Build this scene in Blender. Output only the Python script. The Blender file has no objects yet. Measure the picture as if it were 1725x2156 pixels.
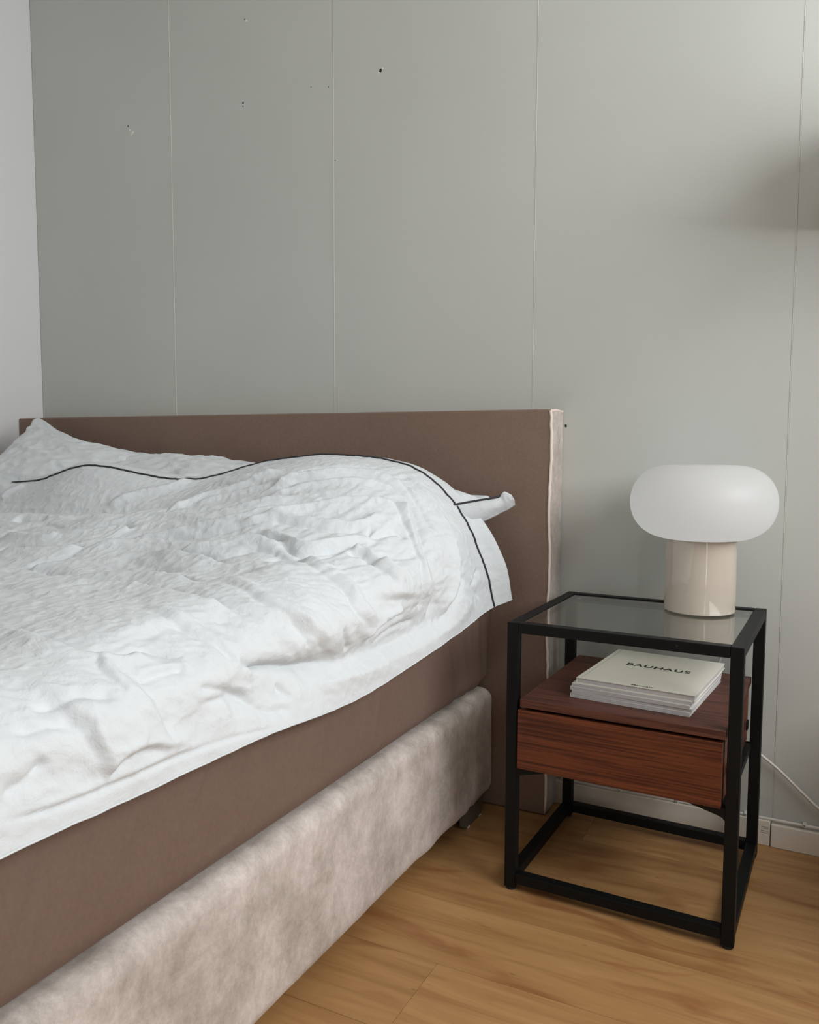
import bpy, bmesh, math, random
import numpy as np
from mathutils import Vector, Matrix

S = bpy.context.scene
COL = S.collection
V3 = Vector

# ================================================================ camera
_yaw, _pitch, _roll = 0.4697, 0.0823, 0.0029
_f = V3((-math.sin(_yaw)*math.cos(_pitch), math.cos(_yaw)*math.cos(_pitch), -math.sin(_pitch)))
_r = V3((math.cos(_yaw), math.sin(_yaw), 0)); _u = _r.cross(_f)
_r2 = _r*math.cos(_roll) + _u*math.sin(_roll); _u2 = -_r*math.sin(_roll) + _u*math.cos(_roll)
cam_data = bpy.data.cameras.new('camera'); cam = bpy.data.objects.new('camera', cam_data); COL.objects.link(cam)
cam.matrix_world = Matrix(((_r2.x,_u2.x,-_f.x,1.3703),(_r2.y,_u2.y,-_f.y,-1.9763),(_r2.z,_u2.z,-_f.z,0.9002),(0,0,0,1)))
cam_data.sensor_fit = 'HORIZONTAL'; cam_data.sensor_width = 36.0
cam_data.lens = 1737.6/1725*36.0
cam_data.clip_start = 0.02
S.camera = cam

# ================================================================ exposure, sky, daylight
S.view_settings.view_transform = 'Standard'; S.view_settings.look = 'None'
S.view_settings.gamma = 1.0; S.view_settings.use_curve_mapping = False
S.view_settings.exposure = EXPOSURE = -0.14
ROOM_XL, ROOM_XR, ROOM_YF, ROOM_H = -1.0475, 2.55, -4.6, 2.5
# window openings in the right wall: y0, y1, z0, z1, lamp power standing for the overcast sky outside
WINDOWS = [(-1.75, -0.22, 1.12, 2.16, 45), (-3.20, -2.90, 0.03, 2.15, 11)]

world = bpy.data.worlds.new('sky'); S.world = world; world.use_nodes = True
wn = world.node_tree.nodes; wn['Background'].inputs[0].default_value = (0.80, 0.89, 1.0, 1); wn['Background'].inputs[1].default_value = 1.0

def area_light(name, loc, direction, sx, sy, power, color):
    l = bpy.data.lights.new(name, 'AREA'); l.shape = 'RECTANGLE'; l.size = sx; l.size_y = sy
    l.energy = power; l.color = color
    o = bpy.data.objects.new(name, l); COL.objects.link(o); o.location = loc
    o.rotation_euler = V3(direction).to_track_quat('-Z', 'Y').to_euler()
    return o
# overcast daylight coming in through the window in the right wall
for w in WINDOWS:
    area_light('window_daylight', (ROOM_XR+0.022, (w[0]+w[1])/2, (w[2]+w[3])/2), (-1, 0, -0.0), w[1]-w[0], w[3]-w[2], w[4], (0.98, 0.99, 1.0))

SHELF = (1.37, 2.10, 1.345, 1.50, .31)     # last value: depth of the off-frame wall shelf
PIPE_A = np.array([.052])
CHEST_H = .52
NOISE_K = 0.8
# ================================================================ helpers
def tag(o, label=None, cat=None, group=None, kind=None):
    if label: o['label'] = label
    if cat: o['category'] = cat
    if group: o['group'] = group
    if kind: o['kind'] = kind
    return o
def empty(name, loc, label, cat, group=None, rz=0.0):
    o = bpy.data.objects.new(name, None); COL.objects.link(o); o.location = loc; o.rotation_euler = (0, 0, rz)
    o.empty_display_size = 0.05
    return tag(o, label, cat, group)
def link_mesh(name, me, mat=None, parent=None, smooth=False):
    o = bpy.data.objects.new(name, me); COL.objects.link(o)
    if mat is not None:
        for m in (mat if isinstance(mat, (list, tuple)) else [mat]): me.materials.append(m)
    if smooth: me.polygons.foreach_set('use_smooth', [True]*len(me.polygons))
    if parent is not None: o.parent = parent
    me.update()
    return o
def obj(name, bm, mat=None, parent=None, smooth=False):
    me = bpy.data.meshes.new(name); bmesh.ops.recalc_face_normals(bm, faces=bm.faces[:]); bm.to_mesh(me); bm.free()
    return link_mesh(name, me, mat, parent, smooth)
def add_box(bm, lo, hi, bevel=0.0, seg=2):
    r = bmesh.ops.create_cube(bm, size=1.0)
    vs = r['verts']; lo = V3(lo); hi = V3(hi)
    for v in vs: v.co = V3(((lo.x+hi.x)/2 + v.co.x*(hi.x-lo.x), (lo.y+hi.y)/2 + v.co.y*(hi.y-lo.y), (lo.z+hi.z)/2 + v.co.z*(hi.z-lo.z)))
    if bevel > 0:
        es = list({e for v in vs for e in v.link_edges})
        bmesh.ops.bevel(bm, geom=es, offset=bevel, segments=seg, affect='EDGES', profile=0.5)
def box(name, lo, hi, mat, parent=None, bevel=0.0, seg=2):
    bm = bmesh.new(); add_box(bm, lo, hi, bevel, seg); return obj(name, bm, mat, parent)
def add_prism(bm, poly, axis, a, b):
    """extrude a 2D polygon along an axis between a and b"""
    def P(p, t):
        c = list(p); c.insert(axis, t); return bm.verts.new(c)
    A = [P(p, a) for p in poly]; B = [P(p, b) for p in poly]
    bm.faces.new(A); bm.faces.new(B[::-1]); n = len(poly)
    for i in range(n): bm.faces.new((A[i], B[i], B[(i+1)%n], A[(i+1)%n]))
def add_lathe(bm, prof, centre, n=64):
    rings = []
    for r, z in prof:
        if r < 1e-6: rings.append([bm.verts.new((centre[0], centre[1], centre[2]+z))])
        else: rings.append([bm.verts.new((centre[0]+r*math.cos(2*math.pi*k/n), centre[1]+r*math.sin(2*math.pi*k/n), centre[2]+z)) for k in range(n)])
    for a, b in zip(rings, rings[1:]):
        for k in range(n):
            k2 = (k+1) % n
            if len(a) == 1 and len(b) == 1: continue
            if len(a) == 1: bm.faces.new((a[0], b[k], b[k2]))
            elif len(b) == 1: bm.faces.new((a[k], b[0], a[k2]))
            else: bm.faces.new((a[k], b[k], b[k2], a[k2]))
def add_tube(bm, pts, r, n=10):
    pts = [V3(p) for p in pts]; rings = []
    t0 = (pts[1]-pts[0]).normalized(); ref = V3((0,0,1)) if abs(t0.z) < .9 else V3((1,0,0))
    nrm = (ref - t0*ref.dot(t0)).normalized()
    for i, p in enumerate(pts):
        t = (pts[min(i+1, len(pts)-1)] - pts[max(i-1, 0)]).normalized()
        nrm = (nrm - t*nrm.dot(t)).normalized(); b = t.cross(nrm)
        rings.append([bm.verts.new(p + (nrm*math.cos(2*math.pi*k/n) + b*math.sin(2*math.pi*k/n))*r) for k in range(n)])
    for a, b in zip(rings, rings[1:]):
        for k in range(n): bm.faces.new((a[k], b[k], b[(k+1)%n], a[(k+1)%n]))
    bm.faces.new(rings[0][::-1]); bm.faces.new(rings[-1])
def grid_mesh(name, g, mat, parent=None, close_u=False):
    nr, nc = g.shape[:2]
    me = bpy.data.meshes.new(name)
    idx = np.arange(nr*nc).reshape(nr, nc)
    q = np.stack([idx[:-1,:-1], idx[1:,:-1], idx[1:,1:], idx[:-1,1:]], -1).reshape(-1, 4)
    me.from_pydata(g.reshape(-1, 3).tolist(), [], q.tolist())
    return link_mesh(name, me, mat, parent, smooth=True)
def smooth_path(pts, n):
    return [V3(p) for p in catmull(np.array(pts, float), n)]

# ================================================================ materials
class Mat:
    def __init__(s, name, color=(.8,.8,.8), rough=.5, spec=.5, **kw):
        s.m = bpy.data.materials.new(name); s.m.use_nodes = True
        s.nt = s.m.node_tree; s.b = s.nt.nodes['Principled BSDF']
        s.b.inputs['Base Color'].default_value = (*color, 1); s.b.inputs['Roughness'].default_value = rough
        s.b.inputs['Specular IOR Level'].default_value = spec
        for k, v in kw.items(): s.b.inputs[k.replace('_', ' ')].default_value = v
    def node(s, t, **kw):
        n = s.nt.nodes.new(t)
        for k, v in kw.items():
            if hasattr(n, k): setattr(n, k, v)
        return n
    def link(s, a, b): s.nt.links.new(a, b)
    def coords(s, kind='Object', scale=(1,1,1), rnd=False):
        tc = s.node('ShaderNodeTexCoord'); mp = s.node('ShaderNodeMapping'); mp.inputs['Scale'].default_value = scale
        s.link(tc.outputs[kind], mp.inputs['Vector'])
        if rnd:
            oi = s.node('ShaderNodeObjectInfo'); mu = s.node('ShaderNodeVectorMath', operation='SCALE')
            cx = s.node('ShaderNodeCombineXYZ')
            for k in range(3): s.link(oi.outputs['Random'], cx.inputs[k])
            s.link(cx.outputs[0], mu.inputs[0]); mu.inputs['Scale'].default_value = 37.0
            s.link(mu.outputs[0], mp.inputs['Location']); s.oi = oi
        return mp.outputs[0]
    def noise(s, vec, scale, detail=4, rough=.55, dist=0.0):
        n = s.node('ShaderNodeTexNoise'); n.inputs['Scale'].default_value = scale; n.inputs['Detail'].default_value = detail
        n.inputs['Roughness'].default_value = rough; n.inputs['Distortion'].default_value = dist
        s.link(vec, n.inputs['Vector']); return n.outputs['Fac']
    def ramp(s, fac, stops):
        r = s.node('ShaderNodeValToRGB'); e = r.color_ramp.elements
        while len(e) < len(stops): e.new(0.5)
        for k, (p, c) in enumerate(stops): e[k].position = p; e[k].color = (*c, 1) if len(c) == 3 else c
        s.link(fac, r.inputs[0]); return r.outputs[0]
    def mix(s, fac, a, b, mode='MIX'):
        n = s.node('ShaderNodeMix', data_type='RGBA', blend_type=mode)
        for sock, v in ((n.inputs[0], fac), (n.inputs[6], a), (n.inputs[7], b)):
            if isinstance(v, (int, float)): sock.default_value = v
            elif isinstance(v, tuple): sock.default_value = (*v, 1)
            else: s.link(v, sock)
        return n.outputs[2]
    def bump(s, h, strength, dist, prev=None):
        n = s.node('ShaderNodeBump'); n.inputs['Strength'].default_value = strength; n.inputs['Distance'].default_value = dist
        s.link(h, n.inputs['Height'])
        if prev is not None: s.link(prev, n.inputs['Normal'])
        s.link(n.outputs[0], s.b.inputs['Normal']); return n.outputs[0]
    def color(s, c): s.link(c, s.b.inputs['Base Color'])
def srgb(r, g, b):
    f = lambda c: (c/12.92 if c <= .04045 else ((c+.055)/1.055)**2.4)
    return (f(r/255), f(g/255), f(b/255))

def m_paint(name, col, amount=.03):
    M = Mat(name, col, .75, .25)
    v = M.coords()
    n = M.noise(v, 1.7, 3); lo = tuple(c*(1-amount) for c in col); hi = tuple(c*(1+amount) for c in col)
    M.color(M.ramp(n, [(.3, lo), (.7, hi)]))
    v2 = M.coords(scale=(1, 1, .25))
    M.bump(M.noise(v2, 260, 2), .10, .0006)
    return M.m
mat_wall = m_paint('painted_wall_panel', srgb(199, 201, 195))
mat_wall_l = m_paint('painted_side_wall', srgb(224, 224, 224), .01)
mat_ceiling = m_paint('ceiling_paint', (.8, .8, .79), .01)
mat_skirt = m_paint('skirting_paint', srgb(232, 225, 211), .015)
mat_white = Mat('white_plastic', srgb(226, 222, 214), .4).m
mat_hole = Mat('dark_hole', (.02, .018, .015), .9).m
mat_chip = Mat('torn_paper', srgb(226, 226, 220), .9).m
mat_shadowgap = Mat('backing_board', (.30, .30, .28), .9).m
mat_seam_highlight = Mat('seam_highlight', srgb(226, 226, 218), .6).m
mat_backing = Mat('pale_backing', (.75, .75, .72), .9).m

def m_cotton():
    M = Mat('washed_cotton', (.715, .75, .765), .85, .2)
    M.b.inputs['Sheen Weight'].default_value = .12
    v = M.coords()
    a = M.noise(v, 26, 5, .6, .8); b = M.bump(a, .30, .010)
    w = M.noise(v, 75, 4, .6, 1.4); b = M.bump(w, .22, .004, b)
    v2 = M.coords(scale=(1, 1, 1)); t = M.noise(v2, 900, 2); M.bump(t, .05, .0006, b)
    return M.m
mat_cotton = m_cotton()
mat_pillow = mat_cotton
mat_piping = Mat('dark_piping', (.028, .028, .034), .8).m

def m_velvet(name, lo, hi, patch, sheen, scale=5.0, stretch=(1,1,1)):
    M = Mat(name, lo, .8, .15)
    M.b.inputs['Sheen Weight'].default_value = sheen; M.b.inputs['Sheen Roughness'].default_value = .35
    M.b.inputs['Sheen Tint'].default_value = (.95, .88, .83, 1)
    v = M.coords(scale=stretch)
    n = M.noise(v, scale, 9, .78, .15)
    c = M.ramp(n, [(.5-patch, lo), (.5+patch, hi)])
    f = M.noise(v, 150, 5, .8)
    c = M.mix(1.0, c, M.ramp(f, [(.35, (.93,.93,.93)), (.65, (1.06,1.05,1.04))]), 'MULTIPLY')
    M.color(c)
    b = M.bump(f, .25, .0015)
    M.bump(n, .25, .006, b)
    return M.m
mat_velvet_dark = m_velvet('brown_velvet', srgb(130, 108, 95), srgb(139, 118, 105), .25, .10, 3.0)
mat_velvet_tier = m_velvet('brown_velvet_side', srgb(118, 97, 87), srgb(126, 107, 96), .25, .06, 5.0)
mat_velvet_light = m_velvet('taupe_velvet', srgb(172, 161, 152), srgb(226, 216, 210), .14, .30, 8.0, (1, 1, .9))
mat_velvet_edge = Mat('worn_velvet_edge', srgb(232, 216, 205), .7).m

def m_metal():
    M = Mat('black_powder_coat', (.0045, .0055, .006), .5, .22)
    v = M.coords(); M.bump(M.noise(v, 700, 2), .15, .0004); return M.m
mat_metal = m_metal()
mat_foot = Mat('black_rubber', (.012, .012, .012), .7).m

def m_walnut():
    M = Mat('walnut_veneer', (.1, .03, .02), .42, .35)
    v = M.coords(scale=(1.6, 1.6, 85))
    n = M.noise(v, 2.2, 5, .65, .35)
    v2 = M.coords(scale=(1.2, 9, 22)); n2 = M.noise(v2, 1.5, 3, .5, .6)
    c = M.ramp(n, [(.30, srgb(46, 24, 18)), (.44, srgb(90, 49, 33)), (.58, srgb(126, 70, 44)), (.74, srgb(82, 42, 28))])
    c2 = M.ramp(n2, [(.35, (.62, .60, .60)), (.65, (1.1, 1.05, 1.0))])
    M.color(M.mix(1.0, c, c2, 'MULTIPLY')); M.bump(n, .12, .001); return M.m
mat_walnut = m_walnut()
def m_walnut_top():
    M = Mat('walnut_veneer_top', (.1, .03, .02), .5, .35)
    v = M.coords(scale=(2.2, 55, 55))
    n = M.noise(v, 2.2, 5, .65, .4)
    c = M.ramp(n, [(.28, srgb(52, 29, 24)), (.45, srgb(84, 50, 40)), (.62, srgb(108, 66, 51)), (.8, srgb(74, 42, 33))])
    M.color(c); M.bump(n, .12, .001); return M.m
mat_walnut_top = m_walnut_top()

def m_glass():
    m = bpy.data.materials.new('tinted_glass'); m.use_nodes = True; nt = m.node_tree; nt.nodes.clear()
    out = nt.nodes.new('ShaderNodeOutputMaterial'); mix = nt.nodes.new('ShaderNodeMixShader'); lw = nt.nodes.new('ShaderNodeLayerWeight'); pw = nt.nodes.new('ShaderNodeMath'); pw.operation = 'POWER'; fr = nt.nodes.new('ShaderNodeMath'); fr.operation = 'MULTIPLY_ADD'
    tr = nt.nodes.new('ShaderNodeBsdfTransparent'); gl = nt.nodes.new('ShaderNodeBsdfGlossy')
    tr.inputs[0].default_value = (.93, .94, .92, 1); gl.inputs['Roughness'].default_value = .03; lw.inputs['Blend'].default_value = .5; nt.links.new(lw.outputs['Facing'], pw.inputs[0]); pw.inputs[1].default_value = 5.0; nt.links.new(pw.outputs[0], fr.inputs[0]); fr.inputs[1].default_value = .94; fr.inputs[2].default_value = .28
    nt.links.new(fr.outputs[0], mix.inputs[0]); nt.links.new(tr.outputs[0], mix.inputs[1]); nt.links.new(gl.outputs[0], mix.inputs[2])
    nt.links.new(mix.outputs[0], out.inputs[0]); return m
mat_glass = m_glass()

def m_floor():
    M = Mat('beech_laminate', (.3, .15, .06), .42, .35)
    v = M.coords(scale=(1, 1, 1), rnd=True)
    st = M.node('ShaderNodeMapping'); st.inputs['Scale'].default_value = (.9, 11, 1); M.link(v, st.inputs['Vector'])
    n = M.noise(st.outputs[0], 2.4, 6, .62, .5)
    st2 = M.node('ShaderNodeMapping'); st2.inputs['Scale'].default_value = (3.0, 9, 1); M.link(v, st2.inputs['Vector'])
    n2 = M.noise(st2.outputs[0], 1.3, 3, .5, 1.2)
    st3 = M.node('ShaderNodeMapping'); st3.inputs['Scale'].default_value = (5, 160, 1); M.link(v, st3.inputs['Vector'])
    n3 = M.noise(st3.outputs[0], 1.6, 3, .6, .2)
    c = M.ramp(n, [(.28, srgb(150, 106, 66)), (.50, srgb(178, 136, 88)), (.72, srgb(192, 150, 101))])
    c = M.mix(M.ramp(n2, [(.56, (0,0,0)), (.72, (.75,.75,.75))]), c, srgb(146, 94, 56))
    c = M.mix(M.ramp(n3, [(.58, (0,0,0)), (.80, (.22,.22,.22))]), c, srgb(138, 96, 60))
    # small dark flecks and knots
    vo = M.node('ShaderNodeTexVoronoi'); vo.inputs['Scale'].default_value = 3.2; M.link(st2.outputs[0], vo.inputs['Vector'])
    c = M.mix(M.ramp(vo.outputs['Distance'], [(0.0, (.8,.8,.8)), (.07, (0,0,0))]), c, srgb(118, 78, 46))
    # slight tone change from plank to plank
    t = M.ramp(M.oi.outputs['Random'], [(0, (.93,.91,.88)), (1, (1.05,1.04,1.03))])
    c = M.mix(1.0, c, t, 'MULTIPLY')
    M.color(c); M.bump(n3, .05, .0006); return M.m
mat_floor = m_floor()
mat_subfloor = Mat('dark_underlay', (.035, .02, .012), .9).m

def m_opal():
    m = bpy.data.materials.new('opal_glass'); m.use_nodes = True; nt = m.node_tree; nt.nodes.clear()
    out = nt.nodes.new('ShaderNodeOutputMaterial'); a = nt.nodes.new('ShaderNodeMixShader'); c = nt.nodes.new('ShaderNodeMixShader')
    df = nt.nodes.new('ShaderNodeBsdfDiffuse'); tl = nt.nodes.new('ShaderNodeBsdfTranslucent'); gl = nt.nodes.new('ShaderNodeBsdfGlossy')
    df.inputs[0].default_value = (.97, .98, .985, 1); tl.inputs[0].default_value = (.98, .99, .995, 1); gl.inputs['Roughness'].default_value = .45
    a.inputs[0].default_value = .76; c.inputs[0].default_value = .03
    nt.links.new(df.outputs[0], a.inputs[1]); nt.links.new(tl.outputs[0], a.inputs[2])
    nt.links.new(a.outputs[0], c.inputs[1]); nt.links.new(gl.outputs[0], c.inputs[2]); nt.links.new(c.outputs[0], out.inputs[0])
    return m
mat_opal = m_opal()
def m_ceramic():
    M = Mat('glossy_beige_glaze', srgb(202, 191, 177), .08, .6)
    v = M.coords(scale=(1, 1, .35)); M.bump(M.noise(v, 26, 2, .5), .22, .004); return M.m
mat_ceramic = m_ceramic()
mat_paper = Mat('cream_cover', srgb(242, 240, 226), .7, .2).m
mat_paper2 = Mat('white_cover', srgb(234, 232, 226), .7, .2).m
def m_pages():
    M = Mat('page_edges', (.6,.6,.6), .8, .1); v = M.coords(scale=(.1, .1, 60)); n = M.noise(v, 14, 2, .6)
    M.color(M.ramp(n, [(.35, srgb(178,175,176)), (.65, srgb(216,214,214))])); return M.m
mat_pages = m_pages()
mat_ink = Mat('black_ink', (.02, .02, .02), .7).m
mat_crease = Mat('cover_crease', srgb(176, 172, 160), .8).m
mat_plastic_foot = Mat('grey_plastic', srgb(96, 92, 84), .4, .5).m

# ---------------------------------------------------------------- soft-surface maths
_rng = np.random.RandomState(7)
_PERM = _rng.permutation(4096)
_GRAD = _rng.randn(4096, 3); _GRAD /= np.linalg.norm(_GRAD, axis=1)[:, None]

def noise3(x, y, z=0.0):
    x, y, z = np.broadcast_arrays(np.asarray(x, float), y, z)
    xi, yi, zi = np.floor(x).astype(int), np.floor(y).astype(int), np.floor(z).astype(int)
    fx, fy, fz = x - xi, y - yi, z - zi
    sm = lambda t: t*t*t*(t*(t*6 - 15) + 10)
    u, v, w = sm(fx), sm(fy), sm(fz)
    def g(a, b, c):
        h = _PERM[(_PERM[(_PERM[(xi+a) & 4095] + yi + b) & 4095] + zi + c) & 4095]
        G = _GRAD[h]
        return G[..., 0]*(fx-a) + G[..., 1]*(fy-b) + G[..., 2]*(fz-c)
    def lerp(a, b, t): return a + (b-a)*t
    return lerp(lerp(lerp(g(0,0,0), g(1,0,0), u), lerp(g(0,1,0), g(1,1,0), u), v),
                lerp(lerp(g(0,0,1), g(1,0,1), u), lerp(g(0,1,1), g(1,1,1), u), v), w)

def ridged(x, y, z=0.0):
    return 1.0 - 2.2*np.abs(noise3(x, y, z))

def catmull(ctrl, n):
    """ctrl (k, ...) -> n samples (uniform parameter)"""
    k = ctrl.shape[0]
    c = np.concatenate([2*ctrl[:1]-ctrl[1:2], ctrl, 2*ctrl[-1:]-ctrl[-2:-1]])
    t = np.linspace(0, k-1, n) if np.isscalar(n) else n
    i = np.clip(np.floor(t).astype(int), 0, k-2); f = (t-i).reshape((-1,)+(1,)*(ctrl.ndim-1))
    p0, p1, p2, p3 = c[i], c[i+1], c[i+2], c[i+3]
    return 0.5*((2*p1) + (p2-p0)*f + (2*p0-5*p1+4*p2-p3)*f*f + (3*p1-p0-3*p2+p3)*f**3)

# duvet control net: rows run from the head edge to the foot, columns from the wall across and down the side
DUVET = np.array([
 [(-1.03,-.42,.775),(-.75,-.41,.80),(-.5,-.43,.818),(-.3,-.43,.848),(-.03,-.37,.818),(.12,-.25,.850),(.34,-.245,.866),(.52,-.205,.835),(.64,-.18,.735),(.70,-.165,.63),(.717,-.15,.535)],
 [(-1.03,-.47,.755),(-.75,-.46,.78),(-.5,-.48,.798),(-.3,-.48,.840),(-.04,-.43,.808),(.12,-.30,.855),(.34,-.30,.872),(.51,-.25,.845),(.615,-.225,.745),(.66,-.22,.63),(.685,-.215,.52)],
 [(-1.03,-.61,.675),(-.75,-.61,.685),(-.5,-.61,.698),(-.28,-.61,.710),(-.03,-.575,.730),(.15,-.45,.822),(.36,-.44,.845),(.53,-.42,.805),(.655,-.40,.70),(.685,-.38,.59),(.69,-.37,.51)],
 [(-1.03,-.72,.70),(-.75,-.72,.715),(-.5,-.72,.732),(-.28,-.70,.738),(-.03,-.66,.742),(.16,-.55,.775),(.365,-.54,.80),(.535,-.515,.772),(.662,-.495,.68),(.682,-.475,.57),(.69,-.46,.503)],
 [(-1.03,-.85,.665),(-.75,-.85,.67),(-.5,-.85,.675),(-.28,-.85,.68),(-.03,-.83,.69),(.17,-.68,.73),(.37,-.66,.75),(.54,-.63,.73),(.67,-.61,.655),(.68,-.58,.55),(.69,-.56,.495)],
 [(-1.03,-.97,.63),(-.75,-.97,.63),(-.5,-1.0,.64),(-.28,-1.0,.648),(-.03,-.97,.655),(.18,-.87,.665),(.38,-.85,.68),(.56,-.83,.675),(.67,-.81,.615),(.672,-.79,.535),(.685,-.77,.477)],
 [(-1.03,-1.15,.63),(-.75,-1.15,.63),(-.5,-1.15,.635),(-.28,-1.14,.64),(-.03,-1.13,.65),(.18,-1.10,.655),(.39,-1.09,.66),(.56,-1.07,.655),(.66,-1.06,.605),(.672,-1.04,.54),(.685,-1.03,.489)],
 [(-1.03,-1.40,.63),(-.75,-1.40,.63),(-.5,-1.4,.635),(-.28,-1.39,.64),(-.03,-1.39,.64),(.18,-1.37,.645),(.39,-1.36,.65),(.56,-1.35,.648),(.655,-1.34,.605),(.674,-1.33,.55),(.683,-1.32,.503)],
 [(-1.03,-1.70,.63),(-.75,-1.70,.63),(-.5,-1.7,.635),(-.28,-1.7,.64),(-.03,-1.70,.64),(.18,-1.69,.645),(.39,-1.68,.65),(.56,-1.67,.645),(.655,-1.66,.605),(.674,-1.65,.55),(.683,-1.64,.508)],
 [(-1.03,-2.08,.63),(-.75,-2.08,.63),(-.5,-2.08,.635),(-.28,-2.08,.64),(-.03,-2.08,.64),(.18,-2.08,.645),(.39,-2.08,.65),(.56,-2.07,.645),(.655,-2.07,.605),(.674,-2.06,.55),(.683,-2.06,.508)],
])

def resample(arr, axis, n):
    """equal arc-length resampling of a dense grid along an axis"""
    a = np.moveaxis(arr, axis, 0)
    out = np.empty((n,)+a.shape[1:])
    for j in range(a.shape[1]):
        c = a[:, j]
        d = np.r_[0, np.cumsum(np.linalg.norm(np.diff(c, axis=0), axis=1))]; d /= d[-1]
        q = np.linspace(0, 1, n)
        for k in range(3): out[:, j, k] = np.interp(q, d, c[:, k])
    return np.moveaxis(out, 0, axis)

def duvet_base(nr, nc):
    g = catmull(DUVET, 160)
    g = np.moveaxis(catmull(np.moveaxis(g, 1, 0), 220), 0, 1)
    g = resample(g, 1, nc)
    g = resample(g, 0, nr)
    return g

def normals(g):
    du = np.gradient(g, axis=0); dv = np.gradient(g, axis=1)
    n = np.cross(dv, du); n /= np.linalg.norm(n, axis=-1)[..., None] + 1e-12
    n *= np.sign(n[..., 2:3] + 1e-6 + n[..., 0:1])
    return n

def arc_coords(g):
    """metric surface coordinates (along the bed, across the bed)"""
    a = np.r_[0, np.cumsum(np.linalg.norm(np.diff(g, axis=0), axis=2).mean(axis=1))]
    b = np.r_[0, np.cumsum(np.linalg.norm(np.diff(g, axis=1), axis=2).mean(axis=0))]
    return np.broadcast_to(a[:, None], g.shape[:2]), np.broadcast_to(b[None], g.shape[:2])

def fold_field(A, B, folds):
    """every fold: (height, width on one side, width on the other, [(a, b), ...])"""
    H = np.zeros(A.shape)
    for h, w1, w2, pts in folds:
        pts = np.array(pts, float)
        if len(pts) > 2:
            pts = catmull(pts, (len(pts)-1)*4 + 1)
        m = 3*max(w1, w2)
        r0 = (A[:, 0] > pts[:, 0].min()-m) & (A[:, 0] < pts[:, 0].max()+m)
        c0 = (B[0] > pts[:, 1].min()-m) & (B[0] < pts[:, 1].max()+m)
        if not r0.any() or not c0.any(): continue
        ix = np.ix_(r0, c0)
        a, b = A[ix], B[ix]
        best = np.full(a.shape, 1e9); sgn = np.ones(a.shape); par = np.zeros(a.shape)
        n = len(pts)-1
        for i in range(n):
            p, q = pts[i], pts[i+1]; d = q-p; L = d@d + 1e-12
            t = np.clip(((a-p[0])*d[0] + (b-p[1])*d[1])/L, 0, 1)
            ex, ey = a-(p[0]+t*d[0]), b-(p[1]+t*d[1])
            D = np.hypot(ex, ey); k = D < best
            best = np.where(k, D, best)
            sgn = np.where(k, np.sign(d[0]*ey - d[1]*ex), sgn)
            par = np.where(k, (i+t)/n, par)
        w = np.where(sgn > 0, w1, w2)
        taper = np.clip(np.minimum(par, 1-par)*6 + .12, 0, 1)
        taper = taper*taper*(3-2*taper)
        H[ix] += h*taper*np.exp(-(best/w)**1.3)
    return H

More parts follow.
